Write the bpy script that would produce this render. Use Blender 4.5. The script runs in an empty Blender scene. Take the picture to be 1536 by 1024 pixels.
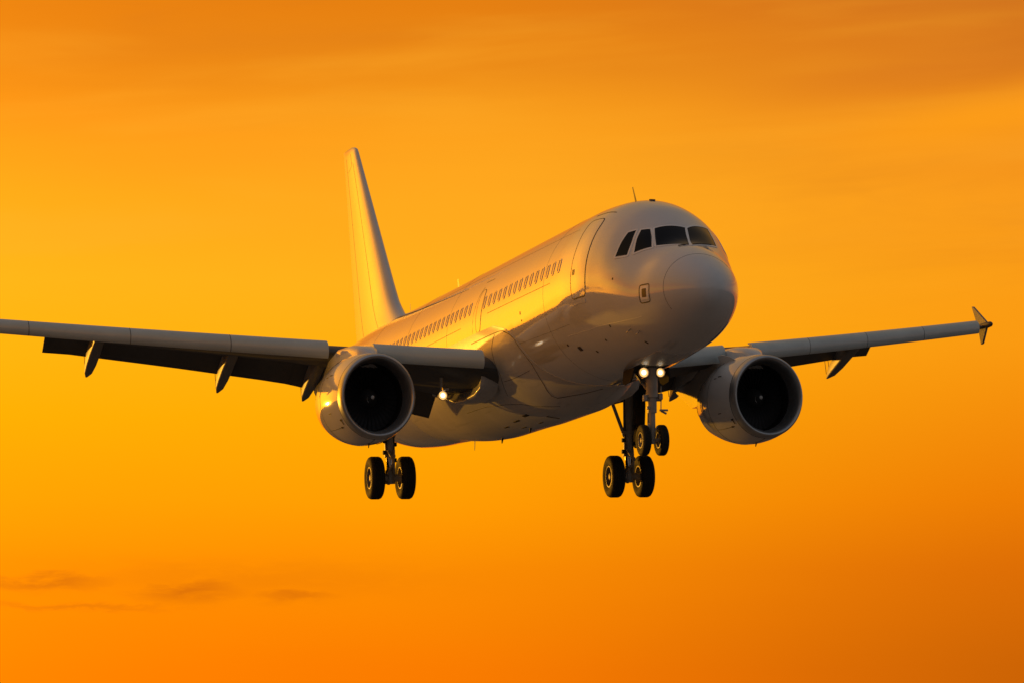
import bpy, math, random
import numpy as np
from mathutils import Matrix, Vector
random.seed(7)
R = math.radians
scene = bpy.context.scene
C = scene.collection

# ------------------------------------------------------------------ camera
# aircraft axes: x forward, y to port, z up.  The aircraft is placed level-ish in
# the air; the camera is a person with a long lens standing on the ground.
CAZ, CEL, CDIST, CROLL, CTX, CTZ = 0.26589, -0.1016, 96.97497, -0.02276, -18.65815, 0.08487
cd = Vector((math.cos(CEL)*math.cos(CAZ), -math.cos(CEL)*math.sin(CAZ), math.sin(CEL)))
cpos = Vector((CTX, 0, CTZ)) + cd*CDIST
cf = -cd
cr = cf.cross(Vector((0, 0, 1))).normalized(); cu = cr.cross(cf)
c_, s_ = math.cos(CROLL), math.sin(CROLL)
cr, cu = c_*cr + s_*cu, -s_*cr + c_*cu
PITCH = R(-0.6)                                   # nose attitude of the aircraft
ux = math.sin(PITCH); uz = math.sqrt(1-ux*ux)
uy = -(cr.x*ux + cr.z*uz)/cr.y                    # bank that leaves the camera level
up = Vector((ux, uy, uz)).normalized()
wx = (Vector((1, 0, 0)) - up*up.x).normalized(); wy = up.cross(wx)
MW = Matrix((wx, wy, up))                         # aircraft axes -> world axes
EYE = Vector((0, 0, 1.7))
ORIG = EYE - MW @ cpos                            # world position of the aircraft's datum
cam = bpy.data.objects.new("camera", bpy.data.cameras.new("camera"))
C.objects.link(cam)
rm = Matrix((MW @ cr, MW @ cu, MW @ -cf)).transposed().to_4x4()
cam.matrix_world = Matrix.Translation(EYE) @ rm
cam.data.sensor_width = 36.0
cam.data.lens = 5055.92/1536*36.0
cam.data.clip_end = 60000
scene.camera = cam
VIEW = MW @ cf

# ------------------------------------------------------------------ sun and sky
# the sun stands low behind the aircraft, off its starboard quarter
SUN_AZ, SUN_EL = R(26.5), R(0.8)
sun_pl = Vector((-math.cos(SUN_AZ)*math.cos(SUN_EL), -math.sin(SUN_AZ)*math.cos(SUN_EL), math.sin(SUN_EL)))
SUN = Vector((sun_pl.x, sun_pl.y, math.sin(SUN_EL))).normalized()
sl = bpy.data.lights.new("sun", 'SUN'); sl.energy = 1.5; sl.angle = R(0.55); sl.color = (1.0, 0.46, 0.04)
so = bpy.data.objects.new("sun", sl); C.objects.link(so)
so.rotation_euler = SUN.to_track_quat('Z', 'Y').to_euler()
scene.view_settings.view_transform = 'Standard'
scene.view_settings.look = 'None'
scene.view_settings.exposure = 0.0
scene.view_settings.gamma = 1.0

def srgb(r, g, b):
    f = lambda c: c/255/12.92 if c/255 <= .04045 else ((c/255+.055)/1.055)**2.4
    return (f(r), f(g), f(b), 1.0)

class NT:
    """tiny helper to write shader-node expressions"""
    def __init__(s, tree): s.t = tree; s.n = tree.nodes; s.l = tree.links
    def node(s, typ, **kw):
        n = s.n.new(typ)
        for k, v in kw.items(): setattr(n, k, v)
        return n
    def put(s, sock, v):
        if isinstance(v, bpy.types.NodeSocket): s.l.new(v, sock)
        else: sock.default_value = v
    def m(s, op, a, b=0.0, c=0.0):
        n = s.node('ShaderNodeMath', operation=op)
        for i, v in enumerate((a, b, c)): s.put(n.inputs[i], v)
        return n.outputs[0]
    def add(s, a, b): return s.m('ADD', a, b)
    def mul(s, a, b): return s.m('MULTIPLY', a, b)
    def sstep(s, v, lo, hi):
        n = s.node('ShaderNodeMapRange', interpolation_type='SMOOTHSTEP')
        s.put(n.inputs[0], v); n.inputs[1].default_value = lo; n.inputs[2].default_value = hi
        return n.outputs[0]
    def ramp(s, v, stops, interp='EASE'):
        n = s.node('ShaderNodeValToRGB'); cr = n.color_ramp; cr.interpolation = interp
        while len(cr.elements) < len(stops): cr.elements.new(.5)
        for e, (p, c) in zip(cr.elements, stops): e.position = p; e.color = c
        s.put(n.inputs[0], v); return n.outputs[0]
    def mix(s, f, a, b, typ='MIX'):
        n = s.node('ShaderNodeMix', data_type='RGBA', blend_type=typ, clamp_factor=True)
        s.put(n.inputs[0], f); s.put(n.inputs[6], a); s.put(n.inputs[7], b); return n.outputs[2]
    def dot(s, v, d):
        n = s.node('ShaderNodeVectorMath', operation='DOT_PRODUCT'); s.put(n.inputs[0], v); n.inputs[1].default_value = d
        return n.outputs['Value']
    def noise(s, vec, scale, detail=3, rough=.5, dist=0.0):
        n = s.node('ShaderNodeTexNoise'); s.put(n.inputs['Vector'], vec); n.inputs['Scale'].default_value = scale
        n.inputs['Detail'].default_value = detail; n.inputs['Roughness'].default_value = rough; n.inputs['Distortion'].default_value = dist
        return n.outputs['Fac']
    def xyz(s, x, y, z):
        n = s.node('ShaderNodeCombineXYZ')
        for i, v in enumerate((x, y, z)): s.put(n.inputs[i], v)
        return n.outputs[0]

world = bpy.data.worlds.new("World"); scene.world = world; world.use_nodes = True
w = NT(world.node_tree); w.n.clear()
tc = w.node('ShaderNodeTexCoord')
nrm = w.node('ShaderNodeVectorMath', operation='NORMALIZE'); w.l.new(tc.outputs['Generated'], nrm.inputs[0])
D = nrm.outputs[0]
DEG = 57.29578
sh = Vector((SUN.x, SUN.y, 0)).normalized()
vh = Vector((VIEW.x, VIEW.y, 0)).normalized(); vr = Vector((vh.y, -vh.x, 0))
el = w.mul(w.m('ARCSINE', w.dot(D, (0, 0, 1))), DEG)                 # elevation, degrees
hx, hy = w.dot(D, tuple(vh)), w.dot(D, tuple(vr))
az = w.mul(w.m('ARCTAN2', hy, hx), DEG)                              # azimuth from due "behind the aircraft", + to the right
sx, sy = w.dot(D, tuple(sh)), w.dot(D, (sh.y, -sh.x, 0))
saz = w.m('ABSOLUTE', w.mul(w.m('ARCTAN2', sy, sx), DEG))            # azimuth away from the sun, 0..180
e_t = w.m('DIVIDE', w.add(el, 2), 20.0)                              # -2..18 deg -> 0..1
def es(e): return (e+2.39)/20
SKY_R = [(es(-2), srgb(186, 88, 6)), (es(.8), srgb(200, 97, 5)), (es(2.6), srgb(220, 108, 4)), (es(3.7), srgb(236, 123, 2)), (es(5.0), srgb(243, 138, 8)),
         (es(6.3), srgb(250, 152, 14)), (es(7.6), srgb(251, 156, 19)), (es(8.8), srgb(248, 152, 25)), (es(10.0), srgb(238, 138, 25)), (es(11.1), srgb(220, 124, 27)), (es(12.2), srgb(206, 114, 31)), (es(18), srgb(182, 110, 48))]
SKY_L = [(es(-2), srgb(240, 104, 0)), (es(.8), srgb(248, 122, 0)), (es(2.6), srgb(250, 139, 0)), (es(3.7), srgb(255, 155, 0)), (es(5.2), srgb(255, 168, 0)),
         (es(6.3), srgb(255, 174, 12)), (es(7.4), srgb(255, 175, 22)), (es(8.8), srgb(255, 164, 22)), (es(9.8), srgb(249, 150, 21)), (es(11.1), srgb(231, 130, 16)), (es(12.2), srgb(226, 123, 12)), (es(18), srgb(200, 118, 48))]
# slow uneven brightness, drawn out sideways like thin cloud
wv = w.xyz(w.mul(az, .045), w.mul(el, .34), 0.0)
n1 = w.noise(wv, 1.0, 4, .5, .4)
wv2 = w.xyz(w.add(w.mul(az, .11), w.mul(el, .10)), w.add(w.mul(el, .9), w.mul(az, -.05)), 3.7)
n2 = w.noise(wv2, 1.0, 5, .55, .6)
e_w = w.add(e_t, w.mul(w.add(n1, -.5), .055))
side = w.sstep(w.add(az, w.mul(w.add(n1, -.5), 5)), -2.5, 10.5)
orange = w.mix(side, w.ramp(e_w, SKY_L, 'LINEAR'), w.ramp(e_w, SKY_R, 'LINEAR'))
# veil of thin streaks, more of it higher up and to the right
veil = w.mul(w.mul(w.sstep(n2, .44, .72), w.sstep(w.add(el, w.mul(az, .22)), 7.6, 12.0)), .34)
orange = w.mix(veil, orange, srgb(206, 112, 24))
lite = w.mul(w.mul(w.sstep(w.noise(wv2, .8, 4, .5, .3), .50, .72), w.sstep(el, 6.0, 9.5)), .30)
orange = w.mix(lite, orange, srgb(255, 172, 42))
ma = w.m('DIVIDE', az, 5.5); me_ = w.m('DIVIDE', w.add(el, -9.6), 1.7)
orange = w.mix(w.mul(w.m('EXPONENT', w.mul(w.add(w.mul(ma, ma), w.mul(me_, me_)), -1.0)), .55), orange, srgb(255, 172, 32))
# one brighter rift in the thin cloud on the right, slanting up to the right
rd = w.m('DIVIDE', w.add(w.add(el, w.mul(az, -.13)), w.mul(w.add(n1, -.5), -.9)), 1.0)
rg = w.m('DIVIDE', w.add(rd, -9.45), .42)
rift = w.mul(w.m('EXPONENT', w.mul(w.mul(rg, rg), -1.0)), w.mul(w.sstep(az, 4.2, 8.0), .75))
orange = w.mix(rift, orange, srgb(255, 158, 20))
rg2 = w.m('DIVIDE', w.add(rd, -10.35), .34)
rift2 = w.mul(w.m('EXPONENT', w.mul(w.mul(rg2, rg2), -1.0)), w.mul(w.sstep(az, 2.6, 7.4), .30))
orange = w.mix(rift2, orange, srgb(206, 108, 28))
# small dark cloud bars low on the left
def bar(a0, e0, wa, we, amp, seed):
    nn = w.noise(w.xyz(w.mul(az, .9), w.mul(el, 3.2), seed), 1.0, 4, .6, .3)
    da = w.m('DIVIDE', w.add(az, -a0), wa); dy = w.m('DIVIDE', w.add(w.add(el, -e0), w.mul(w.add(nn, -.5), -.55)), we)
    g = w.m('EXPONENT', w.mul(w.add(w.mul(da, da), w.mul(dy, dy)), -1.0))
    return w.mul(w.mul(g, w.sstep(nn, .15, .52)), amp)
bars = None
for a in ((-8.0, 2.70, 1.1, .12, .75, 1.0), (-5.5, 2.54, .85, .14, .66, 4.0), (-3.7, 2.50, .62, .11, .50, 9.0), (-7.4, 2.28, 1.6, .06, .42, 6.0), (-4.9, 2.75, 3.4, .28, .20, 2.0)):
    b = bar(*a); bars = b if bars is None else w.m('MAXIMUM', bars, b)
orange = w.mix(bars, orange, srgb(196, 92, 10))
# higher up and away from the sun the sky is a dim grey dusk
high = w.ramp(w.m('DIVIDE', el, 90.0), [(0, srgb(204, 130, 40)), (.22, srgb(192, 136, 58)), (.40, srgb(152, 126, 94)), (.7, srgb(112, 108, 112)), (1, srgb(96, 98, 108))], 'LINEAR')
front = w.mix(w.sstep(el, 13.2, 23), orange, high)
back = w.ramp(w.m('DIVIDE', el, 90.0), [(0, srgb(112, 106, 102)), (.10, srgb(119, 116, 116)), (.35, srgb(106, 110, 116)), (1, srgb(94, 98, 106))], 'LINEAR')
sky = w.mix(w.sstep(saz, 62, 125), front, back)
# glow of the low sun
SUNW = SUN
gd = w.m('ARCCOSINE', w.m('MINIMUM', w.dot(D, tuple(SUNW)), 1.0))
ga = w.m('DIVIDE', saz, 17.5); ge = w.m('DIVIDE', el, 22.0)
glow1 = w.mul(w.m('EXPONENT', w.mul(w.add(w.mul(ga, ga), w.mul(ge, ge)), -1.0)), 5.0)
glow2 = w.mul(w.m('EXPONENT', w.mul(gd, -32.0)), 1.0)
gv = w.node('ShaderNodeVectorMath', operation='SCALE'); gv.inputs[0].default_value = (1.0, .345, .0); w.put(gv.inputs[3], w.add(glow1, glow2))
ad = w.node('ShaderNodeVectorMath', operation='ADD'); w.l.new(sky, ad.inputs[0]); w.l.new(gv.outputs[0], ad.inputs[1])
bg = w.node('ShaderNodeBackground'); bg.inputs[1].default_value = 1.0; w.l.new(ad.outputs[0], bg.inputs[0])
# a physical low-sun sky adds its own faint cool scatter
st = w.node('ShaderNodeTexSky', sky_type='NISHITA'); st.sun_disc = False
st.sun_elevation = SUN_EL; st.sun_rotation = math.atan2(SUN.x, SUN.y)
bg2 = w.node('ShaderNodeBackground'); bg2.inputs[1].default_value = 0.0015; w.l.new(st.outputs[0], bg2.inputs[0])
ash = w.node('ShaderNodeAddShader'); w.l.new(bg.outputs[0], ash.inputs[0]); w.l.new(bg2.outputs[0], ash.inputs[1])
wo = w.node('ShaderNodeOutputWorld'); w.l.new(ash.outputs[0], wo.inputs[0])

# ------------------------------------------------------------------ materials
MATS = {}
def mat(name, col, rough=.4, metal=0.0, coat=0.0, vary=.06, scale=1.2, bump=0.0, bscale=2.0, spec=.5, streak=0.0, emit=None, estr=0.0, coat_r=.04):
    m = bpy.data.materials.new(name); m.use_nodes = True
    q = NT(m.node_tree); b = m.node_tree.nodes['Principled BSDF']
    t = q.node('ShaderNodeTexCoord').outputs['Object']
    n = q.noise(t, scale, 5, .55)
    c0 = tuple(max(0, c*(1-vary)) for c in col)+(1,); c1 = tuple(min(1, c*(1+vary)) for c in col)+(1,)
    cc = q.mix(q.sstep(n, .3, .7), c0, c1)
    if streak:                                    # grime drawn out along the airflow
        mp = q.node('ShaderNodeMapping'); mp.inputs['Scale'].default_value = (.25, 3.0, 5.0); q.l.new(t, mp.inputs[0])
        ns = q.noise(mp.outputs[0], 1.6, 6, .6)
        cc = q.mix(q.mul(q.sstep(ns, .52, .78), streak), cc, tuple(c*.35 for c in col)+(1,))
    q.l.new(cc, b.inputs['Base Color'])
    b.inputs['Metallic'].default_value = metal
    q.l.new(q.add(q.mul(q.noise(t, scale*3, 4, .6), .25*rough), rough*.88), b.inputs['Roughness'])
    b.inputs['Specular IOR Level'].default_value = spec
    b.inputs['Coat Weight'].default_value = coat; b.inputs['Coat Roughness'].default_value = coat_r
    if bump:
        bp = q.node('ShaderNodeBump'); bp.inputs['Strength'].default_value = 1.0; bp.inputs['Distance'].default_value = bump
        q.l.new(q.noise(t, bscale, 2, .5), bp.inputs['Height']); q.l.new(bp.outputs[0], b.inputs['Normal'])
        q.l.new(bp.outputs[0], b.inputs['Coat Normal'])
    if emit:
        b.inputs['Emission Color'].default_value = emit; b.inputs['Emission Strength'].default_value = estr
    MATS[name] = m
    return m
WHITE = mat('white_gloss_paint', (.74, .73, .72), .10, 0, .6, .03, .6, .0032, 1.0, .5, .08, None, 0, .05)
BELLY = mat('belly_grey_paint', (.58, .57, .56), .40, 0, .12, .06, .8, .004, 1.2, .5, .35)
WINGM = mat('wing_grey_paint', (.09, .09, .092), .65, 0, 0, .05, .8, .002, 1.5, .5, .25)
SLATM = mat('slat_grey_metal', (.52, .60, .61), .34, .05, .1, .05, 1.0, .002, 1.5, .5, .12)
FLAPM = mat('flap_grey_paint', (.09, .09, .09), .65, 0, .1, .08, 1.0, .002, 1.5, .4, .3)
DARK = mat('seam_shadow_sealant', (.035, .03, .027), .6, 0, 0, .1)
LITE = mat('window_rim_aluminium', (.90, .89, .88), .3, 0, 0, .05)
LINE = mat('pale_chine_strip', (.85, .83, .80), .35, 0, .2, .04)
GLASS = mat('cockpit_glass', (.005, .005, .005), .05, 0, 0, .1, 1, 0, 1, .16)
CABIN = mat('cabin_window_acrylic', (.60, .53, .46), .10, 0, 0, .1, 2)
LIPM = mat('intake_lip_metal', (.50, .51, .52), .36, .85, 0, .08, 1.5)
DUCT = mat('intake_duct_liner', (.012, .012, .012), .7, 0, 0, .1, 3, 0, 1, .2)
FAN = mat('fan_titanium', (.05, .05, .055), .45, .6, 0, .1, 2)
SPIN = mat('spinner_dark_paint', (.03, .03, .03), .5)
SPINW = mat('spinner_tip_white', (.7, .7, .68), .5)
HOT = mat('exhaust_metal', (.16, .14, .12), .45, .8, 0, .15, 3)
STEEL = mat('gear_grey_paint', (.40, .36, .31), .45, .1, .1, .12, 5)
CHROME = mat('oleo_chrome', (.6, .6, .6), .2, 1, 0, .05, 4)
TYRE = mat('tyre_rubber', (.022, .021, .020), .75, 0, 0, .15, 6, .002, 30, .3)
HUB = mat('wheel_hub_metal', (.22, .20, .18), .5, .4, 0, .12, 6)
LAMP = mat('lamp_lens_lit', (1, .95, .85), .3, 0, 0, 0, 1, 0, 1, .5, 0, (1.0, .88, .66, 1), 1.9)
LAMPHALO = mat('lamp_halo_warm', (1, .8, .5), .3, 0, 0, 0, 1, 0, 1, .5, 0, (1.0, .55, .17, 1), 1.15)  # glowing lens rim, coloured to stand in for the lamp's warm halo
FENCE = mat('fence_grey_paint', (.22, .21, .20), .6, 0, 0, .05, 1, 0, 1, .2)
TRACKM = mat('fairing_grey_paint', (.20, .195, .19), .45, 0, .05, .06)
PORTB = mat('port_brown_lens', (.10, .07, .05), .5)
GDOOR = mat('gear_door_primer', (.05, .045, .04), .85, 0, 0, .1, 2, 0, 1, .05)
GRASS = mat('hazy_grey_field', (.14, .15, .155), 1.0, 0, 0, .35, .02, 0, 1, 0)

# ------------------------------------------------------------------ mesh helpers
BASE = Vector((-19.15, 0, -4.40))                 # under the main wheels
class MB:
    XF = None                                     # optional transform applied when a mesh is built
    def __init__(s): s.v = []; s.f = []; s.mi = []
    def ring_loft(s, rings, closed=True, cap0=False, cap1=False, mi=0):
        o = len(s.v); n = len(rings[0])
        for r in rings: s.v.extend([tuple(map(float, p)) for p in r])
        k = n if closed else n-1
        for i in range(len(rings)-1):
            for j in range(k):
                a = o+i*n+j; b = o+i*n+(j+1) % n
                s.f.append((a, b, b+n, a+n)); s.mi.append(mi)
        if cap0: s.f.append(tuple(o+j for j in range(n))[::-1]); s.mi.append(mi)
        if cap1: s.f.append(tuple(o+(len(rings)-1)*n+j for j in range(n))); s.mi.append(mi)
        return s
    def tube(s, p0, p1, r0, r1=None, n=14, mi=0, cap=True):
        r1 = r0 if r1 is None else r1
        p0, p1 = Vector(p0), Vector(p1); d = (p1-p0).normalized()
        a = d.orthogonal().normalized(); b = d.cross(a)
        rr = []
        for p, r in ((p0, r0), (p1, r1)):
            rr.append([p + (a*math.cos(t)+b*math.sin(t))*r for t in [2*math.pi*i/n for i in range(n)]])
        return s.ring_loft(rr, True, cap, cap, mi)
    def lathe(s, prof, axis, center, n=48, mi=0):
        """prof: list of (along, radius); axis 'x' or 'y'"""
        rr = []
        for a, r in prof:
            ring = []
            for i in range(n):
                t = 2*math.pi*i/n
                if axis == 'x': ring.append((center[0]+a, center[1]+r*math.cos(t), center[2]+r*math.sin(t)))
                else: ring.append((center[0]+r*math.cos(t), center[1]+a, center[2]+r*math.sin(t)))
            rr.append(ring)
        return s.ring_loft(rr, True, False, False, mi)
    def box(s, c, size, rot=None, bev=.15, mi=0):
        """box with chamfered edges"""
        hx, hy, hz = [d/2 for d in size]; ch = min(hx, hy, hz)*bev*2
        rr = []
        for z, k in ((-hz, ch), (-hz+ch, 0), (hz-ch, 0), (hz, ch)):
            X, Y = hx-k, hy-k
            q = [(X-ch, -Y), (X, -Y+ch), (X, Y-ch), (X-ch, Y), (-X+ch, Y), (-X, Y-ch), (-X, -Y+ch), (-X+ch, -Y)]
            rr.append([Vector((x, y, z)) for x, y in q])
        rr = [[(rot @ p if rot else p)+Vector(c) for p in r] for r in rr]
        return s.ring_loft(rr, True, True, True, mi)
    def build(s, name, mats, parent=None, ang=35, normals=True):
        me = bpy.data.meshes.new(name)
        if MB.XF: s.v = [tuple(MB.XF(v)) for v in s.v]
        me.from_pydata([tuple(Vector(v)-BASE) for v in s.v], [], s.f)
        for m in (mats if isinstance(mats, (list, tuple)) else [mats]): me.materials.append(m)
        if any(s.mi): me.polygons.foreach_set('material_index', s.mi)
        import bmesh
        bm = bmesh.new(); bm.from_mesh(me); bmesh.ops.remove_doubles(bm, verts=bm.verts, dist=1e-5)
        if normals: bmesh.ops.recalc_face_normals(bm, faces=bm.faces)
        bm.to_mesh(me); bm.free()
        me.polygons.foreach_set('use_smooth', [True]*len(me.polygons))
        me.set_sharp_from_angle(angle=R(ang))
        o = bpy.data.objects.new(name, me); C.objects.link(o)
        if parent: o.parent = parent
        return o

def pchip(xk, yk, x):
    xk = np.asarray(xk, float); yk = np.asarray(yk, float); x = np.asarray(x, float)
    h = np.diff(xk); d = np.diff(yk)/h; m = np.zeros_like(yk)
    for i in range(1, len(xk)-1):
        if d[i-1]*d[i] > 0:
            w1 = 2*h[i]+h[i-1]; w2 = h[i]+2*h[i-1]; m[i] = (w1+w2)/(w1/d[i-1]+w2/d[i])
    m[0] = d[0]; m[-1] = d[-1]
    i = np.clip(np.searchsorted(xk, x)-1, 0, len(h)-1); t = (x-xk[i])/h[i]
    return (1+2*t)*(1-t)**2*yk[i]+t*(1-t)**2*h[i]*m[i]+t*t*(3-2*t)*yk[i+1]+t*t*(t-1)*h[i]*m[i+1]

# ------------------------------------------------------------------ the airliner
root = bpy.data.objects.new('airliner', None); C.objects.link(root)
root.matrix_world = Matrix.Translation(ORIG + MW @ BASE) @ MW.to_4x4()
root.empty_display_size = 2
root['label'] = 'white twin-engine passenger airliner flying against the orange sky with landing gear and flaps lowered'
root['category'] = 'airplane'

# --- fuselage surface, s = distance aft of the nose tip
X0 = .638
FS = [0, .06, .2, .45, .8, 1.3, 1.9, 2.7, 3.6, 4.8, 6.2, 10, 16, 22, 26, 28.5, 31, 33.5, 36, 38.5, 40.6, 41.3]
FT = [-.502, -.255, -.066, .135, .36, .592, .829, 1.428, 1.956, 2.25, 2.31, 2.29, 2.23, 2.18, 2.15, 2.14, 2.12, 2.09, 2.03, 1.93, 1.80, 1.62]
FB = [-.502, -.75, -.919, -1.098, -1.296, -1.491, -1.662, -1.815, -1.89, -1.95, -2.02, -2.10, -2.2, -2.34, -2.30, -2.20, -1.90, -1.45, -.85, -.15, .55, 1.00]
FW = [0, .264, .461, .701, .916, 1.125, 1.314, 1.545, 1.735, 1.946, 2.045, 2.05, 2.05, 2.05, 2.05, 2.03, 1.93, 1.70, 1.32, .85, .42, .22]
_u = np.sqrt(np.array(FS))
def prof(s):
    u = np.sqrt(np.maximum(np.asarray(s, float), 0))
    return pchip(_u, FT, u), pchip(_u, FB, u), pchip(_u, FW, u)
def fus(s, ph, off=0.0):
    s = np.asarray(s, float); ph = np.asarray(ph, float)
    def P(s, ph):
        t, b, wd = prof(s); sp = np.sin(ph)
        pin = 1-.075*np.exp(-((s-2.35)/.8)**2)*np.exp(-((sp-.62)/.3)**2)
        return np.stack([-(s+X0), wd*np.cos(ph)*pin, .5*(t+b)+.5*(t-b)*sp], -1)
    p = P(s, ph)
    if np.any(off):
        e = 1e-3
        du = P(s+e, ph)-P(np.maximum(s-e, 0), ph); dv = P(s, ph+e)-P(s, ph-e)
        n = np.cross(du, dv); n /= np.maximum(np.linalg.norm(n, axis=-1, keepdims=True), 1e-12)
        cen = p.copy(); cen[..., 1] = 0; cen[..., 2] = 0
        sg = np.sign(np.sum(n*(p-cen), -1, keepdims=True)); sg[sg == 0] = 1
        p = p + n*sg*np.asarray(off)[..., None] if np.ndim(off) else p + n*sg*off
    return p
def xz(x, z, side=-1):
    """aircraft side-view position -> (s, phi) on the skin"""
    s = -x-X0; t, b, wd = prof(s); k = max(-1, min(1, (z-.5*(t+b))/(.5*(t-b))))
    a = math.asin(k)
    return (s, math.pi-a) if side < 0 else (s, a)

NPH = 128
ph = np.linspace(0, 2*np.pi, NPH+1)[:-1]
ss = np.concatenate([np.linspace(.02, math.sqrt(6.2), 70)**2, np.linspace(6.35, 41.3, 120)])
body = MB()
rings = [fus(np.full(NPH, s), ph) for s in ss]
tip = [(-X0, 0, FT[0])]*NPH
body.ring_loft([tip]+rings, True, False, True)
fuselage = body.build('fuselage', WHITE, root)

def rounded(poly, r, n=5):
    """round the corners of a closed 2-D polygon"""
    out = []; m = len(poly)
    for i in range(m):
        p0, p1, p2 = [np.array(poly[(i+k) % m], float) for k in (-1, 0, 1)]
        a = p0-p1; b = p2-p1; la, lb = np.linalg.norm(a), np.linalg.norm(b)
        k = min(r, la*.45, lb*.45)
        A = p1+a/la*k; B = p1+b/lb*k
        for t in np.linspace(0, 1, n): out.append((1-t)**2*A+2*t*(1-t)*p1+t*t*B)
    return np.array(out)
def densify(P, step, closed=True):
    out = []; m = len(P)
    for i in range(m if closed else m-1):
        a, b = P[i], P[(i+1) % m]; k = max(1, int(math.ceil(np.linalg.norm(b-a)/step)))
        for j in range(k): out.append(a+(b-a)*j/k)
    if not closed: out.append(P[-1])
    return np.array(out)
def skin(p2, off):
    """list of (s, phi) -> points lifted off the skin"""
    p2 = np.asarray(p2, float); return fus(p2[:, 0], p2[:, 1], off)
def patch(mb, P, off, depth=.012, mi=0, nr=6):
    cen = P.mean(0); rr = [skin(P, off-depth)]
    for k in np.linspace(1, .02, nr): rr.append(skin(cen+(P-cen)*k, off))
    mb.ring_loft(rr, True, False, True, mi)
def band(mb, P, wd, off, closed=True, mi=0, depth=.01, taper=None):
    """raised strip that follows the skin along (s, phi) points; width in metres"""
    X = skin(P, off); n = len(X)
    A, B = [], []
    for i in range(n):
        if closed: t = X[(i+1) % n]-X[i-1]
        else: t = X[min(i+1, n-1)]-X[max(i-1, 0)]
        nn = X[i].copy(); nn[0] = 0; nn = skin(P[i:i+1], off+.05)[0]-X[i]
        s = np.cross(t, nn); s /= max(np.linalg.norm(s), 1e-9); nn /= max(np.linalg.norm(nn), 1e-9)
        hw = wd/2*(taper(i/(n-1)) if taper else 1)
        A.append((X[i]-s*hw, X[i]+s*hw, nn))
    prof_ = [[a-nn*depth, a, b, b-nn*depth] for a, b, nn in A]
    if closed: prof_.append(prof_[0])
    mb.ring_loft(prof_, False, False, False, mi)
def side_poly(pts): return np.array([xz(*p) for p in pts])

# --- windshield, six panes: corner rows in (s, phi)
d2 = math.pi/180
panes = [
    [(2.55, 111.0), (2.45, 83.0), (1.60, 90.3), (2.06, 120.0)],          # starboard windscreen
    [(2.45, 79.5), (3.02, 53.0), (2.42, 45.5), (1.60, 85.5)],            # port windscreen
    [(2.60, 116.0), (2.76, 123.5), (2.46, 144.5), (2.12, 126.0)],        # starboard sliding window
    [(2.87, 127.0), (3.03, 134.0), (2.97, 155.0), (2.62, 149.5)],        # starboard rear side window
    [(3.75, 40.0), (3.92, 35.0), (3.50, 19.0), (3.25, 29.0)],
    [(4.0, 32.0), (4.14, 27.0), (3.90, 11.0), (3.62, 16.0)]]
for k, q in enumerate(panes):
    P = np.array([(a, b*d2) for a, b in q])
    V3 = fus(P[:, 0], P[:, 1]); V3 = V3.mean(0)+(V3-V3.mean(0))*1.05; V3[:, 2] -= .042; dense = []
    for i in range(4):                              # straight sills: chords of the skin, dropped back onto it
        for t in np.linspace(0, 1, 12)[:-1]:
            x, y, z = V3[i]*(1-t)+V3[(i+1) % 4]*t; s1 = -x-X0; tt, bb, ww = prof(s1)
            dense.append((s1, math.atan2((z-.5*(tt+bb))/(.5*(tt-bb)), y/ww)))
    Pm = np.array(dense); Pm[:, 1] *= 1.3
    Q = densify(rounded(Pm, .03, 3), .05); Q[:, 1] /= 1.3
    mb = MB(); patch(mb, Q, .006, .02)
    pane = mb.build('windshield_pane', GLASS, fuselage, 50)
    mb = MB(); band(mb, Q, .026, .0085, True)
    mb.build('window_seal', DARK, fuselage, 50)
    cq = Q.mean(0); Qo = cq+(Q-cq)*1.0
    mb = MB()
    X = skin(Q, .004); cX = X.mean(0); dirs = X-cX; dl = np.linalg.norm(dirs, axis=1, keepdims=True)
    Qf = cq+(Q-cq)*(1+.036/dl)
    band(mb, Qf, .05, .010, True)
    mb.build('window_frame', LITE, fuselage, 50)
# wipers
for pa, pb in (((1.58, 103), (1.60, 90)), ((1.64, 84.5), (2.18, 56))):
    P = np.array([(pa[0]+(pb[0]-pa[0])*t, (pa[1]+(pb[1]-pa[1])*t)*d2) for t in np.linspace(0, 1, 14)])
    mb = MB(); band(mb, P, .022, .028, False, depth=.02); mb.build('wiper', DARK, fuselage)

# --- radome seam and small nose details
mb = MB(); band(mb, np.array([(.82+.05*math.cos(a-1.6), a) for a in np.linspace(40*d2, 216*d2, 90)]), .008, .0025, False)
mb.build('radome_seam', DARK, fuselage)
def seam(name, pts, wd=.014, m=DARK, off=.003, taper=None):
    Q = densify(side_poly(pts), .12, False); mb = MB(); band(mb, Q, wd, off, False, taper=taper); return mb.build(name, m, fuselage)
seam('chine_strip', [(-6.95, -1.02), (-5.4, -1.02), (-3.9, -1.01), (-2.5, -1.0)], .018, LINE)
seam('panel_seam', [(-13.7, .32), (-10.5, .35), (-7.4, .38)], .014)
seam('panel_seam', [(-20.6, .14), (-16.6, .21)], .014)
# dark tapering strip below the crown, running forward from the fin
seam('dorsal_strip', [(-30.6, 1.99), (-29.2, 1.90), (-27.6, 1.78), (-24.5, 1.62), (-22.2, 1.54), (-19.8, 1.47), (-17.4, 1.42)], .12, DARK, .004, taper=lambda t: max(.08, 1-t*1.05))
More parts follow.
